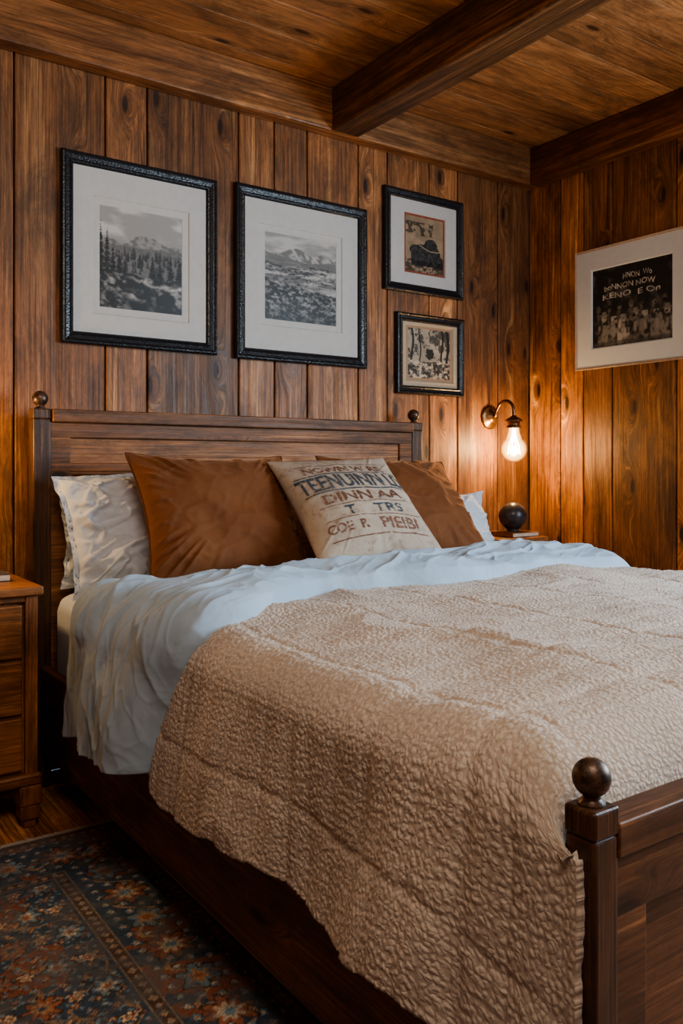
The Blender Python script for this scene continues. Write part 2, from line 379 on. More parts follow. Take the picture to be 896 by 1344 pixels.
# ---------- draped cloth profile
def prof(s,xl,xr,z0,r):
    L=xr-xl-2*r; q=math.pi/2*r
    x=np.zeros_like(s); z=np.zeros_like(s); nx=np.zeros_like(s); nz=np.ones_like(s)
    top=(s>=0)&(s<=L); x=np.where(top,xl+r+s,x); z=np.where(top,z0,z)
    for sg in (-1,1):
        t=np.where(sg<0,-s,s-L)
        cx=xl+r if sg<0 else xr-r
        arc=(t>0)&(t<=q); th=t/r
        x=np.where(arc,cx+sg*r*np.sin(th),x); z=np.where(arc,z0-r+r*np.cos(th),z)
        nx=np.where(arc,sg*np.sin(th),nx); nz=np.where(arc,np.cos(th),nz)
        dn=t>q
        x=np.where(dn,cx+sg*r,x); z=np.where(dn,z0-r-(t-q),z)
        nx=np.where(dn,sg,nx); nz=np.where(dn,0,nz)
    depth=np.maximum(np.where(s<0,-s-q*.5,s-L-q*.5),0)
    return x,z,nx,nz,depth
def yfront(X_): return 1.78+.20*sst(0,.25,X_)+.02*np.sin(X_*9)-.03*X_+(fbm(X_*6,X_*0,61,2)-.5)*.05
# blanket: rows follow arc length; the foot end rolls down behind the footboard
r=.085; xl,xr,z0=.845,2.68,.765
S0,S1=-(math.pi/2*r+.300),(xr-xl-2*r)+math.pi/2*r+.3
s=np.arange(S0,S1,.0036)
FR,FD=.095,.105; y0f=.727
na=44; th_=np.linspace(math.pi/2,0,na,endpoint=False)
fy=y0f+FR*(1-np.sin(th_)); fz=-FD*(1-np.cos(th_)); farc=-np.cumsum(np.r_[0,np.hypot(np.diff(fy),np.diff(fz))]); farc=-(farc-farc[-1])*1.0
farc=-farc; farc=farc*np.sign(-farc[0] if farc[0]!=0 else 1); farc=-np.abs(farc)-.0036
nt=330
S,T=np.meshgrid(s,np.linspace(0,1,nt))
ymx=yfront(np.clip(s/(xr-xl-2*r),0,1))
x1,z1,nx1,nz1,dep1=prof(s,xl,xr,z0,r)
lx1=np.where(s<.5,1.,0.)
ymx=ymx+.09+.42*dep1*lx1
Yt=(y0f+FR)+T*(ymx[None,:]-(y0f+FR))
# on the hanging sides the foot rows are spaced evenly instead of rolled
fyl=np.linspace(y0f,y0f+FR,na,endpoint=False)
Yf=fy[:,None]*nz1[None,:]+fyl[:,None]*(1-nz1[None,:])
Y=np.concatenate([Yf,Yt],0)
FZ=np.concatenate([np.repeat(fz[:,None],len(s),1),np.zeros_like(Yt)],0)
AVf=(farc[:,None]+(y0f+FR))*nz1[None,:]+fyl[:,None]*(1-nz1[None,:])
AV=np.concatenate([AVf,Yt],0)
S=np.repeat(s[None,:],Y.shape[0],0)
x,z,nx,nz,dep=prof(S,xl,xr,z0,r)
lx=np.where(S<.5,1.,0.)
dome=.022*np.sin(np.clip((x-.85)/1.83,0,1)*math.pi)
lump=(fbm(S*2.2,AV*2.6,3,3)-.5)*.034+(fbm(S*6,AV*5,5,3)-.5)*.014
rg=1-np.abs(2*fbm(S*1.6+AV*.8,AV*2.4-S*.6,55,2)-1)*3.2
lump=lump+np.clip(rg,0,1)**1.5*.010
foot2=sst(1.0,.74,Y)
z=z+(dome*(1-.5*foot2)+lump*(1-.6*foot2))*nz
fold=(fbm(Y*4.5+S*1.0,S*1.0,8,2)-.42)*.10*sst(0,.35,dep)
out=(dep*.09+fold)*(1-.85*foot2)+.006*(1-foot2)
x=x+nx*(out+np.clip(rg,0,1)**1.5*.008*(1-foot2))
Yw=Y-.036*foot2*sst(.0,.08,dep)*lx
z=z+FZ*nz
hem=(fbm(Y*6,Y*0+2,21,2)-.5)*.055
frac=np.clip(dep/.36,0,1)
z=z+hem*frac*lx - lx*frac*.10*sst(.98,.76,Y)
wu=S+(.020*(fbm(S*12,AV*12,31,3)-.5)); wv=AV+(.026*(fbm(S*8,AV*8,33,3)-.5))
f1,f2=voro(wu/.0150,wv/.0120,4,.75)
cell=sst(0,.5,f2-f1)
ridge=np.abs(np.sin(wv*math.pi/.075))**.6
lines=1-np.exp(-((np.mod(wu+.14,.30)-.15)/.010)**2)*.5
lines*=1-np.exp(-((np.mod(wv+.10,.22)-.11)/.013)**2)*.85
d=cell*.0024*(.7+.6*fbm(S*30,AV*30,41,2))+lines*.0065+ridge*.0045
d=d*(.35+.65*sst(.73,.82,Y))
x=x+nx*d; z=z+nz*d*np.where(FZ<0,.6,1)
P=np.stack([x,Yw,z],-1)
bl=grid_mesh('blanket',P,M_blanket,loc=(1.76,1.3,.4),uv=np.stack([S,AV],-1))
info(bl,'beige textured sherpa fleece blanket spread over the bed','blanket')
md=bl.modifiers.new('thick','SOLIDIFY'); md.thickness=.012; md.offset=-1
# duvet
r=.10; xl,xr,z0=.830,2.705,.782
qq=math.pi/2*r; Ltop=xr-xl-2*r
s=np.linspace(-(qq+.300),Ltop+qq+.30,700); t=np.linspace(0,1,320)
S,T=np.meshgrid(s,t)
x,z,nx,nz,dep=prof(S,xl,xr,z0,r)
X_=np.clip((S)/Ltop,0,1)
yf=yfront(X_)
yb=2.54+.03*X_
lside=np.where(S<.5,1.,0.)
sh=dep*lside
Y=yf+(yb-yf)*T+ (.42*sh)*(1-T)+(.36*sh)*T
edge=np.clip(1-np.abs(2*T-1)**5,0,1)**.5
th=.056*edge
hk=1-.35*sst(0,.12,dep)
fold=(fbm(Y*5.0+S*.3,S*.5+3,71,2)-.47)*.12*sst(0,.30,dep)*(1-.6*sst(.8,1,T))
wr=(fbm(Y*6+S*3,S*2.2-Y*1.2,75,2)-.5)
rg=1-np.abs(2*fbm(Y*5+S*1.5,S*1.6-Y*2,79,2)-1)*2.2
rg2=1-np.abs(2*fbm(Y*9-S*2.5,S*3+Y*3,85,2)-1)*2.6
rg3=1-np.abs(2*fbm(Y*14+S*5,S*6-Y*7,95,1)-1)*2.8
rg4=1-np.abs(2*fbm(Y*22-S*9,S*11+Y*6,98,1)-1)*2.8
d=th+fold+dep*.025+wr*.036*hk*(.3+.7*edge)+np.clip(rg,0,1)**1.6*.020*edge*hk+np.clip(rg2,0,1)**2*.012*edge*hk+np.clip(rg3,0,1)**1.6*.006*edge*hk+np.clip(rg4,0,1)**1.6*.0025*edge*hk
d=d-.020*sst(.03,0,T)*nz
step=sst(.34,.40,T+.05*np.sin(S*3))
d=d-.016*step*nz
drop=.052*sst(.45,.8,T)*nz*sst(-.1,.1,S)
x=x+nx*d; z=z+nz*d-drop+nz*.018*np.sin(np.clip((x-.85)/1.83,0,1)*math.pi)
z=z-lside*np.clip(dep/.36,0,1)*(.075*T-.025)
z=z+(fbm(Y*5,Y*0,81,2)-.5)*.03*np.clip(dep/.36,0,1)
P=np.stack([x,Y,z],-1)
dv=grid_mesh('duvet',P,M_duvet,loc=(1.76,2.2,.4))
info(dv,'pale blue cotton duvet folded back across the bed','duvet')
md=dv.modifiers.new('thick','SOLIDIFY'); md.thickness=.014; md.offset=-1
# ---------------------------------------------------------------- PILLOWS
def pillow_fn(w,h,t,seed,pinch=.07,wrk=.5,flange=0.0,crum=0.0):
    def f(a,b,side):
        ea=1-pinch*(1-b*b)**1.2*np.abs(a)**2; eb=1-pinch*(1-a*a)**1.2*np.abs(b)**2
        X=a*w/2*ea; Yv=b*h/2*eb
        fa=np.clip(np.abs(a)/(1-flange),0,1); fb_=np.clip(np.abs(b)/(1-flange),0,1)
        T=t/2*((1-fa**2.2)*(1-fb_**2.2))**.52*(1-.18*b)
        m=np.clip((1-fa**4)*(1-fb_**4),0,1)
        n=(fbm(a*1.5+9,b*1.5+9+side*5,seed,2)-.5)*.05*wrk*m
        ang=np.arctan2(np.abs(b)+1e-6,np.abs(a)+1e-6); rad=np.hypot(a,b)
        rd=1-np.abs(2*fbm(a*1.3+b*.9+20,b*1.7-a*.5+9+side*5,seed+17,1)-1)*4
        n=n+np.clip(rd,0,1)**1.5*.012*wrk*m
        if crum>0:
            for (q1,q2,q3,q4,am,sd) in ((2.2,1.3,2.8,-1.,.016,27),(4.2,-2.6,3.6,2.2,.010,37),(7.5,3.,6.5,-4.,.005,47)):
                rd=1-np.abs(2*fbm(a*q1+b*q2+20,b*q3+a*q4+9+side*5,seed+sd,1)-1)*2.6
                n=n+np.clip(rd,0,1)**1.6*am*crum*np.clip(m*1.6,0,1)
        cr=(np.clip(1-np.abs(2*fbm(ang*8*1.0,rad*1.0+side*3,seed+7,1)-1)*2.5,0,1))*sst(.5,1.1,rad)*.015*(wrk+crum)*np.minimum(m*2,1)
        fl=(fbm(a*5,b*5,seed+3,2)-.5)*.045*(flange>0)*sst(.6,1,np.maximum(np.abs(a),np.abs(b)))
        Z=side*(T+n*1.0+cr)+fl
        return np.stack([X,Yv,Z],-1)
    return f
def orient(c,lean,roll=0,yaw=0):
    th=math.radians(lean)
    A=Vector((1,0,0)); B=Vector((0,math.sin(th),math.cos(th))); N=A.cross(B)
    M=Matrix((A,B,N)).transposed()
    M=Matrix.Rotation(math.radians(yaw),3,'Z')@M@Matrix.Rotation(math.radians(roll),3,'Z')
    return Matrix.Translation(c)@M.to_4x4()
def make_pillow(name,c,w,h,t,lean,roll,yaw,mat,label,seed,group,pipe=None,flange=0.0,wrk=.5,pinch=.07,n=120,crum=0.0):
    root=empty(name,(c[0],c[1],c[2]-h/2*math.cos(math.radians(lean))),label,'pillow',group)
    fn=pillow_fn(w,h,t,seed,pinch,wrk,flange,crum); M=np.array(orient(c,lean,roll,yaw))
    g=np.sin(np.linspace(-1,1,n)*math.pi/2); A,B=np.meshgrid(g,g)
    bm=bmesh.new()
    for side in (1,-1):
        P=fn(A,B,side); P=P@M[:3,:3].T+M[:3,3]
        vs=[[bm.verts.new(P[i,j]) for j in range(n)] for i in range(n)]
        for i in range(n-1):
            for j in range(n-1):
                q=(vs[i][j],vs[i][j+1],vs[i+1][j+1],vs[i+1][j])
                bm.faces.new(q if side>0 else q[::-1])
    bmesh.ops.remove_doubles(bm,verts=bm.verts,dist=1e-5)
    mkbm('pillow_cover',bm,mat,root,smooth=True)
    if pipe:
        k=np.linspace(-1,1,60); e=np.ones(60)
        loop=np.concatenate([np.stack([k,-e],1)[:-1],np.stack([e,k],1)[:-1],np.stack([-k,e],1)[:-1],np.stack([-e,-k],1)[:-1]])
        P=fn(loop[:,0],loop[:,1],1)@M[:3,:3].T+M[:3,3]
        N_=M[:3,2]; bm=bmesh.new(); rings=[]; nL=len(P)
        for i in range(nL):
            tng=P[(i+1)%nL]-P[i-1]; tng/=np.linalg.norm(tng); o_=np.cross(tng,N_); 
            rings.append([bm.verts.new(P[i]+.0045*(o_*math.cos(q)+N_*math.sin(q))) for q in np.linspace(0,2*math.pi,8,endpoint=False)])
        for i in range(nL):
            a,b=rings[i],rings[(i+1)%nL]
            for q in range(8): bm.faces.new((a[q],b[q],b[(q+1)%8],a[(q+1)%8]))
        mkbm('piping',bm,pipe,root,smooth=True)
    return root,fn,M
G='pillows on the bed'
make_pillow('pillow',(1.24,3.058,.87),.66,.32,.04,4,0,0,M_sheet,'white cotton pillow pressed flat against the headboard',101,G,flange=.05,wrk=.2)
make_pillow('pillow',(1.185,2.925,.925),.61,.45,.16,22,3,0,M_sheet,'crumpled white cotton pillow with flanged edge beside a rust pillow',111,G,flange=.07,wrk=.8,crum=1.5)
make_pillow('pillow',(2.60,2.90,.87),.60,.34,.12,24,0,0,M_sheet,'white cotton pillow behind a rust velvet pillow',121,G,flange=.06,wrk=.5,crum=.6)
make_pillow('pillow',(1.365,2.685,.968),.61,.52,.21,31,-1,-2,M_velvet,'rust brown velvet pillow leaning on white pillows',131,G,pipe=M_pipe,wrk=1.1,pinch=.11,crum=.3)
make_pillow('pillow',(2.265,2.770,.978),.65,.57,.19,45,-3,-4,M_velvet,'rust brown velvet pillow leaning behind a printed pillow',141,G,pipe=M_pipe,wrk=1.1,pinch=.11,crum=.3)
root,fn,M=make_pillow('pillow',(1.790,2.470,.998),.50,.54,.17,49,3,-8,M_print,'cream linen pillow printed with worn black and red lettering',151,G,wrk=.4,pinch=.07,n=120)
def tf(q):
    P=fn(q[:,0],q[:,1],1); e=1e-3
    Pa=fn(q[:,0]+e,q[:,1],1)-P; Pb=fn(q[:,0],q[:,1]+e,1)-P
    N=np.cross(Pa,Pb); N/=np.linalg.norm(N,axis=1)[:,None]
    return (P+N*.0018)@M[:3,:3].T+M[:3,3]
def plet(s_,a,b,c_,d_,mat,lab):
    bm=bmesh.new(); add_text(bm,s_,a,b,c_,d_,tf,.04); mkbm('lettering',bm,mat,root)['label']=lab
def prule(a,b,c_,d_,mat):
    bm=bmesh.new(); add_rule(bm,a,b,c_,d_,tf); mkbm('printed_line',bm,mat,root)
plet('TEENUINN LD',-.90,.88,.09,.40,M_ink,'worn blue black block lettering')
for a,b in ((.425,.445),(.04,.06)): prule(-.88,.88,a,b,M_ink)
plet('T',-.42,-.28,-.42,-.25,M_ink,'worn blue black block lettering'); plet('TRS',.02,.50,-.41,-.26,M_ink,'worn blue black block lettering')
RL='faded red brown block lettering'
plet('NOWN W RE.',-.68,.68,.48,.63,M_inkr,RL)
plet('DINN AA',-.66,.60,-.17,.0,M_inkr,RL); plet('COE',-.80,-.42,-.65,-.51,M_inkr,RL); plet('R',-.30,-.18,-.65,-.51,M_inkr,RL); plet('PIEIBI',.02,.66,-.68,-.50,M_inkr,RL)
for a,b in ((-.455,-.445),(-.76,-.745),(-.215,-.205),(.68,.69)): prule(-.78,.78,a,b,M_inkr)
# ---------------------------------------------------------------- PICTURES
def frame_ring(bm,u0,u1,v0,v1,prof_,to3):
    rings=[]
    for d,h in prof_:
        rings.append([bm.verts.new(to3(u,v,h)) for u,v in ((u0+d,v0+d),(u1-d,v0+d),(u1-d,v1-d),(u0+d,v1-d))])
    for a,b in zip(rings,rings[1:]):
        for k in range(4): bm.faces.new((a[k],a[(k+1)%4],b[(k+1)%4],b[k]))
def picture(u0,u1,v0,v1,fw,pu0,pu1,pv0,pv1,to3,paint,label,matf=M_frame,mat_=M_mat,inner=.03,depth=.028,border=None,n=260,writing=None):
    root=empty('framed_picture',to3((u0+u1)/2,v0,0),label,'picture','framed pictures on the walls')
    bm=bmesh.new()
    pf=[(0,.001),(0,depth*.75),(fw*.10,depth*.95),(fw*.22,depth),(fw*.32,depth*.86),(fw*.40,depth*.80),(fw*.66,depth*.72),(fw*.78,depth*.84),(fw*.90,depth*.74),(fw,depth*.5),(fw,.004)]
    frame_ring(bm,u0,u1,v0,v1,pf,to3); bmesh.ops.recalc_face_normals(bm,faces=bm.faces)
    mkbm('frame',bm,matf,root)
    bm=bmesh.new()
    e=fw*.85; k=inner
    def ring2(bm,A,B,hA,hB):
        a=[bm.verts.new(to3(u,v,hA)) for u,v in ((A[0],A[2]),(A[1],A[2]),(A[1],A[3]),(A[0],A[3]))]
        b=[bm.verts.new(to3(u,v,hB)) for u,v in ((B[0],B[2]),(B[1],B[2]),(B[1],B[3]),(B[0],B[3]))]
        for q in range(4): bm.faces.new((a[q],a[(q+1)%4],b[(q+1)%4],b[q]))
    O=(u0+e,u1-e,v0+e,v1-e); W=(pu0-k,pu1+k,pv0-k,pv1+k); W2=(W[0]+.004,W[1]-.004,W[2]+.004,W[3]-.004); I=(pu0,pu1,pv0,pv1)
    ring2(bm,O,W,.012,.012); ring2(bm,W,W2,.012,.007)
    bmesh.ops.recalc_face_normals(bm,faces=bm.faces); mkbm('mat_board',bm,mat_,root)
    bm=bmesh.new(); ring2(bm,W2,I,.007,.007); ring2(bm,I,(I[0]+.002,I[1]-.002,I[2]+.002,I[3]-.002),.007,.005)
    bmesh.ops.recalc_face_normals(bm,faces=bm.faces); mkbm('inner_mat',bm,border or mat_,root)
    nu=n; nv=int(n*(pv1-pv0)/(pu1-pu0))
    U,V=np.meshgrid(np.linspace(0,1,nu),np.linspace(0,1,nv))
    C=np.clip(paint(U,V),0.003,1)
    o=np.array(to3(pu0,pv0,.0052)); ex=np.array(to3(pu1,pv0,.0052))-o; ey=np.array(to3(pu0,pv1,.0052))-o
    pts=o+U[...,None]*ex+V[...,None]*ey
    grid_mesh('print',pts,M_art,parent=root,col=C,smooth=False)
    if writing:
        for s_,a,b,c_,d_ in writing:
            bm=bmesh.new()
            add_text(bm,s_,a,b,c_,d_,lambda q:np.array([to3(pu0+(pu1-pu0)*p[0],pv0+(pv1-pv0)*(p[1]+.008*math.sin(p[0]*30)),.0062) for p in q]),.03)
            mkbm('lettering',bm,M_white_ink,root)
    return root
toB=lambda u,v,h:(u,WY-h,v)
toR=lambda u,v,h:(WX-h,-u,v)
def blur(g,k=1):
    for _ in range(k):
        p=np.pad(g,1,mode='edge'); g=(p[:-2,1:-1]+p[2:,1:-1]+p[1:-1,:-2]+p[1:-1,2:]+2*p[1:-1,1:-1])/6
    return g
def gray(g,tint=(1,.97,.91)): return np.stack([g*tint[0],g*tint[1],g*tint[2]],-1)
def pine(U,V,cx,base,h,w,sd=0):
    t=(V-base)/h; half=w*(1-t)*(0.45+.55*np.abs(np.sin(t*31+sd)))+.35*w*(vnoise(U*90,V*90,7)-.5)
    return (t>0)&(t<1)&(np.abs(U-cx)<half)
def art1(U,V):
    g=.27+.22*sst(.36,.72,fbm(U*3+V*2,V*9,1,5))+.06*V
    mt=.67+.07*np.clip(1-np.abs(U-.60)/.34,0,1)+.05*np.clip(1-np.abs(U-.42)/.12,0,1)+.06*(fbm(U*10,U*0,2,5)-.5)+.02*np.sin(U*14)
    g=np.where(V<mt,.15+.13*sst(.36,.68,fbm(U*16+V*14,V*20-U*6,3,5)),g)
    hill=.61+.05*fbm(U*5,U*0,5,4); g=np.where(V<hill,.09+.10*fbm(U*30,V*40,6,4),g)
    R=RS(5)
    for i in range(70):
        cx=.2+.8*R.rand(); b=.36+.18*R.rand(); h=.05+.08*R.rand(); g=np.where(pine(U,V,cx,b,h,.014+.012*R.rand(),i),.02+.08*R.rand()*fbm(U*40,V*40,7,2),g)
    for cx,b,h in ((.02,.20,.66),(.09,.22,.58),(.16,.22,.42),(.23,.25,.34),(.30,.28,.22),(.63,.33,.25),(.72,.33,.20),(.85,.30,.26),(.96,.30,.30)):
        g=np.where(pine(U,V,cx,b,h,.066,cx*40),.008+.05*fbm(U*50,V*50,7,3)**2,g)
    low=V<.35+.06*(fbm(U*8,U*0,9,3)-.5)
    rk=.02+.36*sst(.38,.78,fbm(U*11+V*5,V*22,8,6,.62))*sst(.30,.6,fbm(U*5,V*7,88,3)); g=np.where(low,rk,g)
    pth=np.exp(-((V-.27-.04*np.sin(U*6)-.04*fbm(U*20,V*5,71,3))/.014)**2)*sst(.25,.5,U)*.26; g=g+pth
    g=g*(.5+.5*sst(.0,.22,V))
    return gray(blur(g,2)*(.96+.08*RS(1).rand(*U.shape)))
def art2(U,V):
    g=.29+.20*sst(.36,.7,fbm(U*3,V*10,11,5))
    mt=.77+.09*np.clip(1-np.abs(U-.42)/.24,0,1)+.05*np.clip(1-np.abs(U-.78)/.14,0,1)+.05*(fbm(U*12,U*0,12,5)-.5)
    g=np.where(V<mt,.16+.24*sst(.38,.66,fbm(U*20+V*16,V*22-U*8,13,5)),g)
    g=np.where(V<.71+.02*np.sin(U*8)+.03*fbm(U*20,U*0,75,4),.10+.12*fbm(U*9,V*60,14,4),g)
    g=np.where(V<.64,.15+.30*sst(.36,.66,fbm(U*4+V*3,V*26,15,6,.58)),g)
    sp=fbm(U*24,V*70,16,4); g=np.where((V<.67)&(V>.42),g*(1-.8*sst(.54,.66,sp)),g)
    tx=fbm(U*24+V*12,V*38,17,6,.66); top=.46-.12*U+.07*(fbm(U*9,U*0,77,4)-.5)
    f_=.015+.38*sst(.42,.72,tx)*(.4+.6*fbm(U*5,V*6,78,2)); k=sst(top+.01,top-.01,V); g=g*(1-k)+f_*k
    g=g*(.5+.5*sst(.0,.2,V))
    return gray(blur(g,2)*(.96+.08*RS(2).rand(*U.shape)))
def art3(U,V):
    g=.27+.22*(fbm(U*6,V*6,21,5)-.5); C=np.stack([g*1.12,g*.82,g*.52],-1)
    n=fbm(U*8,V*8,22,5)-.5
    body=(((U-.55)/.36)**2+((V-.36)/.17)**2<1+.8*n); hump=(((U-.66)/.17)**2+((V-.50)/.13)**2<1+.8*n)
    head=(((U-.24)/.13)**2+((V-.40)/.09)**2<1+.6*n); hill=(V<.30+.10*np.sin(U*3)+.06*n)&(V>.12)&(U>.15)
    sh=body|hump|head|hill
    dk=.012+.09*fbm(U*30,V*30,23,3)**2; C=np.where(sh[...,None],gray(dk),C)
    ln=(np.abs(V-.47-.07*np.sin(U*5+1)-.02*n)<.010)&body; C=np.where(ln[...,None],np.array([.3,.24,.16]),C)
    bd=(V>.66)&(V<.9)&(U<.75)&(fbm(U*9,V*14,24,5,.6)>.54); C=np.where(bd[...,None],C*.25,C)
    lo=(V<.22)&(fbm(U*14,V*18,25,5,.65)>.48); C=np.where(lo[...,None],C*.18,C)
    C=np.stack([blur(C[...,i],2) for i in range(3)],-1)
    return C
def art4(U,V):
    g=.38+.26*(fbm(U*5,V*5,31,5)-.5)
    tr=fbm(U*9,V*8+1,32,6,.66)+.12*(V-.6)>.50; g=np.where(tr&(V>.40),.02+.12*fbm(U*40,V*40,33,3),g)
    for cx,w in ((.14,.022),(.30,.014),(.78,.02),(.9,.026)): g=np.where((np.abs(U-cx-.02*np.sin(V*9+cx*9))<w)&(V>.2),.015,g)
    g=np.where(V<.36+.05*(fbm(U*8,U*0,80,3)-.5),.03+.5*sst(.42,.7,fbm(U*16,V*20,34,6,.68)),g)
    g=np.where((np.hypot((U-.52)/.9,(V-.50)/1.1)<.10+.08*(fbm(U*20,V*20,81,4)-.5)),.02,g)
    C=gray(blur(g,2),(1,.86,.66)); e=np.minimum(np.minimum(U,1-U),np.minimum(V,1-V))<.05
    return np.where(e[...,None],np.array([.36,.23,.14]),C)
def art5(U,V):
    n=fbm(U*9,V*9,41,6,.68)
    g=.012+.07*sst(.50,.75,n)
    R=RS(9)
    for row,(b0,sc_,dim) in enumerate(((.34,.9,.5),(.18,1.3,1.2))):
        for i in range(7):
            cx=.08+i*.135+row*.05+R.rand()*.03; hh=b0+.04*R.rand(); w=(.052+.012*R.rand())*sc_; tone=(.10+.22*R.rand())*dim
            body=((np.abs(U-cx)/w)**2.5+np.clip(np.abs(V-hh+.08)/(.17*sc_),0,9)**2.5<1+.35*(n-.5)); g=np.where(body,.02+tone*sst(.30,.7,fbm(U*22,V*16,42+i,3)),g)
            lap=(np.abs(U-cx)<w*.22*(1+(V-hh)*5))&(V<hh+.06)&(V>hh-.06); g=np.where(lap,g*.3+.16*dim,g)
            hd=np.hypot((U-cx),(V-hh-.115*sc_)*.75)<.028*sc_; g=np.where(hd,(.20+.16*R.rand())*dim*sst(.2,.6,fbm(U*30,V*30,90+i,2)),g)
            hat=((np.abs(U-cx)<.040*sc_)&(np.abs(V-hh-.142*sc_)<.008))|((np.abs(U-cx)<.022*sc_)&(np.abs(V-hh-.162*sc_)<.020)); g=np.where(hat,.02+.14*(i%3==0)*dim,g)
    g=np.where((V<.06),g*.4+.05*n,g)
    return gray(blur(g,2),(1,.95,.88))
picture(.968,1.621,1.62,2.356,.048,1.119,1.468,1.772,2.172,toB,art1,'black framed monochrome print of pines, rocks and mountains',inner=.030)
picture(1.708,2.410,1.614,2.370,.050,1.859,2.242,1.800,2.187,toB,art2,'black framed monochrome print of open valley and distant peaks',inner=.030)
picture(2.516,3.031,2.010,2.512,.042,2.657,2.906,2.120,2.398,toB,art3,'small black framed sepia print with reddish border and wide mat',inner=.012,border=M_rustmat)
picture(2.591,3.037,1.508,1.908,.042,2.658,2.965,1.578,1.852,toB,art4,'small black framed print of trees with a tan border',inner=.006,mat_=M_mat2)
picture(-2.917,-2.255,1.646,2.260,.013,-2.815,-2.356,1.752,2.148,toR,art5,'pale wood framed dark print with figures and white hand lettering',matf=M_lframe,inner=.004,depth=.02,mat_=M_matc,
  writing=[('HNON  Wo',.40,.76,.82,.89),('boNNON NOW',.16,.80,.71,.78),('KENO  E On',.14,.86,.60,.67)])
# ---------------------------------------------------------------- SCONCES
def sconce(x,z,label,g):
    root=empty('wall_sconce',(x,WY,z),label,'lamp',g)
    R=Matrix.Translation((x,WY,z))@Matrix.Rotation(math.radians(90),4,'X')
    bm=bmesh.new(); lathe(bm,[(0,.0),(.062,.0),(.064,.006),(.055,.012),(.050,.014),(.034,.020),(.026,.030),(.018,.036),(0,.037)],R)
    mkbm('backplate',bm,M_brass,root,smooth=True)
    ctrl=[(WY-.030,z),(WY-.045,z+.008),(WY-.058,z+.040),(WY-.085,z+.072),(WY-.125,z+.082),(WY-.160,z+.066),(WY-.176,z+.034),(WY-.178,z-.004)]
    P=[]
    for i in range(len(ctrl)-1):
        p0=np.array(ctrl[max(i-1,0)]);p1=np.array(ctrl[i]);p2=np.array(ctrl[i+1]);p3=np.array(ctrl[min(i+2,len(ctrl)-1)])
        for t in np.linspace(0,1,6,endpoint=False):
            q=.5*((2*p1)+(-p0+p2)*t+(2*p0-5*p1+4*p2-p3)*t*t+(-p0+3*p1-3*p2+p3)*t**3); P.append((x,q[0],q[1]))
    P.append((x,ctrl[-1][0],ctrl[-1][1]))
    bm=bmesh.new(); tube(bm,P,.0085); bmesh.ops.recalc_face_normals(bm,faces=bm.faces); mkbm('arm',bm,M_brass,root,smooth=True)
    T=Matrix.Translation((x,WY-.178,z-.002))
    bm=bmesh.new(); lathe(bm,[(0,.008),(.010,.006),(.018,-.002),(.046,-.018),(.049,-.026),(.034,-.028),(.031,-.048),(.038,-.053),(.039,-.060),(.0,-.060)],T)
    bmesh.ops.recalc_face_normals(bm,faces=bm.faces); mkbm('socket',bm,M_brass,root,smooth=True)
    bp=ballprof(.068,-.170,22,-90,48)
    pr=bp+[(.040,-.106),(.031,-.084),(.028,-.0605)]
    bm=bmesh.new(); lathe(bm,pr,T); bmesh.ops.recalc_face_normals(bm,faces=bm.faces); mkbm('bulb_glass',bm,M_bulb,root,smooth=True)
    bm=bmesh.new()
    for k in range(4):
        a=k*math.pi/2+.4; ca,sa=math.cos(a),math.sin(a)
        pts=[(x+ca*rr,WY-.178+sa*rr,z-.002+zz) for rr,zz in ((.004,-.062),(.006,-.10),(.014,-.118),(.026,-.150),(.030,-.185),(.034,-.195))]
        tube(bm,pts,.0022,6,up=(0.3,1,.2))
    bmesh.ops.recalc_face_normals(bm,faces=bm.faces); fo=mkbm('filament',bm,M_core,root,smooth=True)
    l=bpy.data.lights.new('bulb_light','POINT'); l.energy=15; l.color=(1,.64,.31); l.shadow_soft_size=.026
    lo=bpy.data.objects.new('bulb_light',l); COL.objects.link(lo); lo.parent=root; lo.location=(0,-.178,-.160)
    return root
sconce(3.238,1.410,'aged brass gooseneck wall sconce with bare glowing bulb','wall sconces beside the bed')
sconce(.45,1.410,'aged brass gooseneck wall sconce with bare glowing bulb','wall sconces beside the bed')
# ---------------------------------------------------------------- NIGHTSTANDS
def nightstand(x0,x1,y0,y1,zt,label):
    root=empty('nightstand',((x0+x1)/2,(y0+y1)/2,0),label,'nightstand','nightstands')
    i=.018
    boxes('top',[(x0,x1,y0,y1,zt-.028,zt)],M_nx,root,bev=.006,seg=3)
    boxes('body',[(x0+i,x1-i,y0+i+.02,y1-.01,.17,zt-.028),(x1-i-.035,x1-i+.004,y0+i,y0+i+.04,.17,zt-.03),(x0+i-.004,x0+i+.035,y0+i,y0+i+.04,.17,zt-.03),(x0+i,x1-i,y0+i+.004,y0+i+.03,zt-.05,zt-.028)],M_nz,root,bev=.004)
    boxes('base',[(x0+.004,x1-.004,y0+.003,y1-.01,.135,.175)],M_nx,root,bev=.012,seg=4)
    H=(zt-.05-.18)/3
    for k in range(3):
        a=.182+k*H
        d=boxes('drawer',[(x0+i+.042,x1-i-.042,y0+i+.006,y0+i+.03,a,a+H-.010)],M_nx,root,bev=.006,seg=3)
        bm=bmesh.new(); R=Matrix.Translation(((x0+x1)/2,y0+i+.007,a+H/2))@Matrix.Rotation(math.radians(90),4,'X')
        lathe(bm,[(.007,0),(.007,.01),(.014,.018),(.012,.026),(0,.028)],R,20); bmesh.ops.recalc_face_normals(bm,faces=bm.faces)
        mkbm('knob',bm,M_brass,d,smooth=True)
    for fx in (x0+.008,x1-.070):
        for fy in (y0+.008,y1-.08):
            bm=bmesh.new()
            for (za,zb,e) in ((.0,.03,.010),(.028,.075,0),(.073,.137,-.004)):
                box(bm,fx+e,fx+.062-e,fy+e,fy+.062-e,za,zb,bev=.007,seg=3)
            mkbm('leg',bm,M_nz,root)
    return root
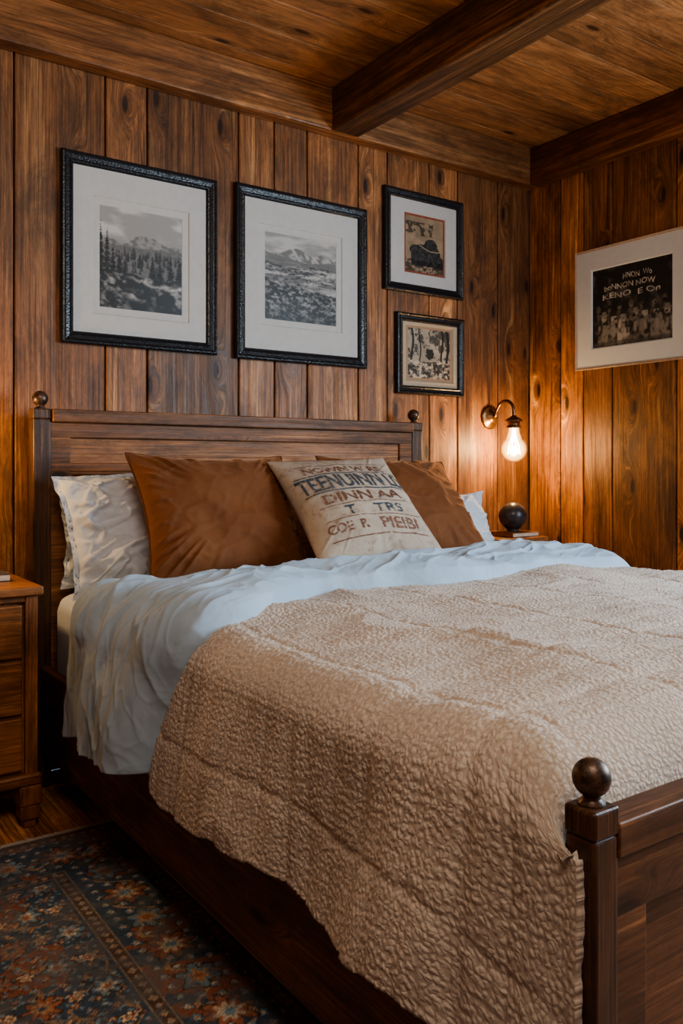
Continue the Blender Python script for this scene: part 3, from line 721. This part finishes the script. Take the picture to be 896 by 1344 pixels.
nightstand(.285,.772,2.755,3.235,.768,'warm brown wooden three drawer nightstand with bracket feet')
nightstand(2.925,3.275,2.87,3.235,.800,'small wooden nightstand holding a round dark vase')
vs=empty('round_vase',(3.155,3.00,.8225),'round dark metallic ball vase on the nightstand','vase')
bm=bmesh.new(); T=Matrix.Translation((3.155,3.00,.8225))
pr=[(0,0),(.030,0),(.032,.004),(.030,.008)]+ballprof(.071,.077,24,-62,78)+[(.012,.144),(.010,.12),(0,.12)]
lathe(bm,pr,T); bmesh.ops.recalc_face_normals(bm,faces=bm.faces)
mkbm('vase_body',bm,M_vase,vs,smooth=True)
def book(x0,x1,y0,y1,z,t,label,mc):
    root=empty('book',((x0+x1)/2,(y0+y1)/2,z),label,'book','books on the nightstands')
    boxes('cover',[(x0,x1,y0,y1,z,z+.0025),(x0,x1,y0,y1,z+t-.0025,z+t),(x0,x0+.003,y0,y1,z,z+t)],mc,root,bev=.0008,seg=1)
    boxes('pages',[(x0+.003,x1-.004,y0+.003,y1-.003,z+.0025,z+t-.0025)],M_paper,root,bev=.0005,seg=1)
book(3.06,3.25,2.91,3.09,.8005,.022,'slim light brown book under the round vase',M_nx)
book(.52,.715,2.93,3.12,.7685,.024,'slim dark book lying on the nightstand',M_book)
# ---------------------------------------------------------------- RUG
rx0,rx1,ry0,ry1=-1.05,.98,-.45,2.655
gx=np.arange(rx0,rx1,.0044); gy=np.arange(ry0,ry1,.0044)
X,Y=np.meshgrid(gx,gy)
cx,cy=(rx0+rx1)/2,(ry0+ry1)/2
ax=np.abs(X-cx); ay=np.abs(Y-cy)
d=np.minimum((rx1-rx0)/2-ax,(ry1-ry0)/2-ay)
navy=np.array([.040,.074,.118]); rust=np.array([.33,.125,.068]); cream=np.array([.56,.48,.37]); teal=np.array([.15,.26,.34]); brown=np.array([.085,.055,.043]); tan=np.array([.40,.26,.155])
def pick(C,m,c): return np.where(m[...,None],c,C)
jx=X+.008*(fbm(X*40,Y*40,201,2)-.5); jy=Y+.008*(fbm(X*40,Y*40,203,2)-.5)
wx=np.abs(jx-cx); wy=np.abs(jy-cy)
def flower(C,px,py,R0,pet,ca,cb,cc,ph=0):
    r_=np.hypot(px,py); a_=np.arctan2(py,px)
    rim=R0*(.78+.22*np.cos(a_*pet+ph))
    C=pick(C,r_<rim*1.18,brown*.6); C=pick(C,r_<rim,ca); C=pick(C,r_<rim*.62,cb); C=pick(C,r_<rim*.30,cc); return C
def cellxy(u,v,w,h,ox=0,stag=0):
    iv=np.floor(v/h); u2=u+ox+stag*(np.mod(iv,2))*w/2
    return np.mod(u2,w)-w/2,np.mod(v,h)-h/2,np.floor(u2/w),iv
def field(C):
    vine=np.abs(np.sin(wx*34+1.9*np.sin(wy*30))-np.sin(wy*30+1.6*np.sin(wx*24)))
    C=pick(C,vine<.13,tan*.8)
    px,py,iu,iv=cellxy(wx,wy,.036,.032,.01,1); C=flower(C,px,py,.008,4,teal,cream*.7,rust,0)
    px,py,iu,iv=cellxy(wx,wy,.050,.044,0,1); C=flower(C,px,py,.011,4,rust,cream*.8,navy,1)
    leaf=(np.abs(px*np.cos(.7)+py*np.sin(.7))<.0045)&(np.abs(-px*np.sin(.7)+py*np.cos(.7))<.020)&(np.hypot(px,py)>.011); C=pick(C,leaf,teal)
    px,py,iu,iv=cellxy(wx,wy,.14,.13,.02,1); par=np.mod(iu+iv,2)
    C1=flower(C,px,py,.040,8,rust,tan,navy); C2=flower(C,px,py,.036,6,teal,cream,rust)
    C=np.where((par>.5)[...,None],C1,C2)
    px,py,iu,iv=cellxy(wx,wy,.14,.13,.09,1); C=flower(C,px,py,.020,5,cream,rust,cream)
    return C
C=np.zeros(X.shape+(3,))+navy
bgm=fbm(wx*7,wy*7,205,3)>.56; C=pick(C,bgm,rust*.75); C=field(C)
med=np.hypot(wx/.34,wy/.6)+.05*np.cos(np.arctan2(wy,wx)*12)
C=np.where((med<1)[...,None],C*.55+.45*rust,C); C=pick(C,np.abs(med-1)<.025,cream*.8)
u=np.where((rx1-rx0)/2-ax<(ry1-ry0)/2-ay,wy,wx)
B=np.zeros_like(C)+navy*.9
B=pick(B,fbm(wx*9,wy*9,206,3)>.56,rust*.7)
vn=np.abs((d-.155)-.045*np.sin(u*38)); B=pick(B,vn<.006,tan)
px,py,iu,iv=cellxy(u,d,.042,.040,0,1); Bs=flower(B.copy(),px,py,.012,5,teal,cream,rust); B=np.where((np.abs(d-.155)<.095)[...,None],Bs,B)
px,py,iu,iv=cellxy(u,d,.150,.2,.04); py=d-.155
par=np.mod(iu,2)
B1=flower(B,px,py,.058,8,rust,cream*.9,teal); B2=flower(B,px,py,.050,6,teal,tan,rust); B=np.where((par>.5)[...,None],B1,B2)
for a,b,c_ in ((.0,.010,cream),(.010,.024,brown),(.024,.050,rust*.5),(.050,.054,cream*.45),(.250,.254,cream*.45),(.254,.284,brown),(.284,.288,cream*.45),(.288,.300,navy)):
    B=pick(B,(d>=a)&(d<b),c_)
for c0,w_ in ((.037,.010),(.269,.011)):
    px=np.mod(u,.030)-.015; B=pick(B,(np.abs(px)/.011+np.abs(d-c0)/w_)<1,tan); B=pick(B,(np.abs(px)/.005+np.abs(d-c0)/(w_*.45))<1,teal)
C=np.where((d<.300)[...,None],B,C)
wear=fbm(X*9,Y*9,211,4); sp=RS(4).rand(*X.shape)
C=C*(.65+.6*sp[...,None])*(.70+.7*wear[...,None]); k=sst(.42,.62,fbm(X*24,Y*24,215,5,.65))[...,None]; C=C*(1-.62*k)+.62*k*np.array([.12,.125,.135])
Z=.009+.0012*RS(5).rand(*X.shape)
Z[0,:]=0;Z[-1,:]=0;Z[:,0]=0;Z[:,-1]=0
rug=empty('area_rug',(cx,cy,0),'worn patterned wool rug in navy, rust and cream on the floor','rug')
grid_mesh('rug_pile',np.stack([X,Y,Z+.0005],-1),M_rug,parent=rug,col=np.clip(C,.004,1))
bm=bmesh.new(); R=RS(8)
for k in range(1100):
    x=rx0+(rx1-rx0)*(k+.5)/1100; dx_=(R.rand()-.5)*.006; l=.026+.010*R.rand(); w=.0016
    for yb_,sg in ((ry1,1),(ry0,-1)):
        v=[bm.verts.new(p) for p in ((x-w,yb_-sg*.010,.0125),(x+w,yb_-sg*.010,.0125),(x+w+dx_,yb_+sg*l,.003),(x-w+dx_,yb_+sg*l,.003))]
        bm.faces.new(v if sg>0 else v[::-1])
f=mkbm('fringe',bm,M_fringe,rug); f['kind']='stuff'
# ---------------------------------------------------------------- LIGHTS
def area(name,loc,target,sx,sy,power,col):
    l=bpy.data.lights.new(name,'AREA'); l.shape='RECTANGLE'; l.size=sx; l.size_y=sy; l.energy=power; l.color=col
    o=bpy.data.objects.new(name,l); COL.objects.link(o); o.location=loc
    dv_=Vector(target)-Vector(loc); o.rotation_euler=dv_.to_track_quat('-Z','Y').to_euler(); return o
area('window_daylight',(WX+.10,.2,1.65),(1.6,1.6,.8),1.8,1.2,130,(.70,.86,1.0))
area('warm_fill_light',(.4,.1,2.75),(1.1,2.3,.5),1.1,1.1,48,(1.0,.85,.70))  # added warm fill below the ceiling, no fixture there
w=bpy.data.worlds.new('world'); w.use_nodes=True; w.node_tree.nodes['Background'].inputs[0].default_value=(.5,.65,.8,1); w.node_tree.nodes['Background'].inputs[1].default_value=.3
scene.world=w
# ---------------------------------------------------------------- CAMERA
cam=bpy.data.cameras.new('camera'); co=bpy.data.objects.new('camera',cam); COL.objects.link(co)
co.location=(0,0,1.15); co.rotation_euler=(math.radians(90),0,math.radians(-35))
cam.sensor_fit='VERTICAL'; cam.sensor_height=36; cam.lens=1111/1344*36; cam.shift_y=-60/1344; cam.clip_start=.02
scene.camera=co
try:
    scene.view_settings.view_transform='AgX'; scene.view_settings.look='AgX - Medium High Contrast'
except Exception as e: print(e)
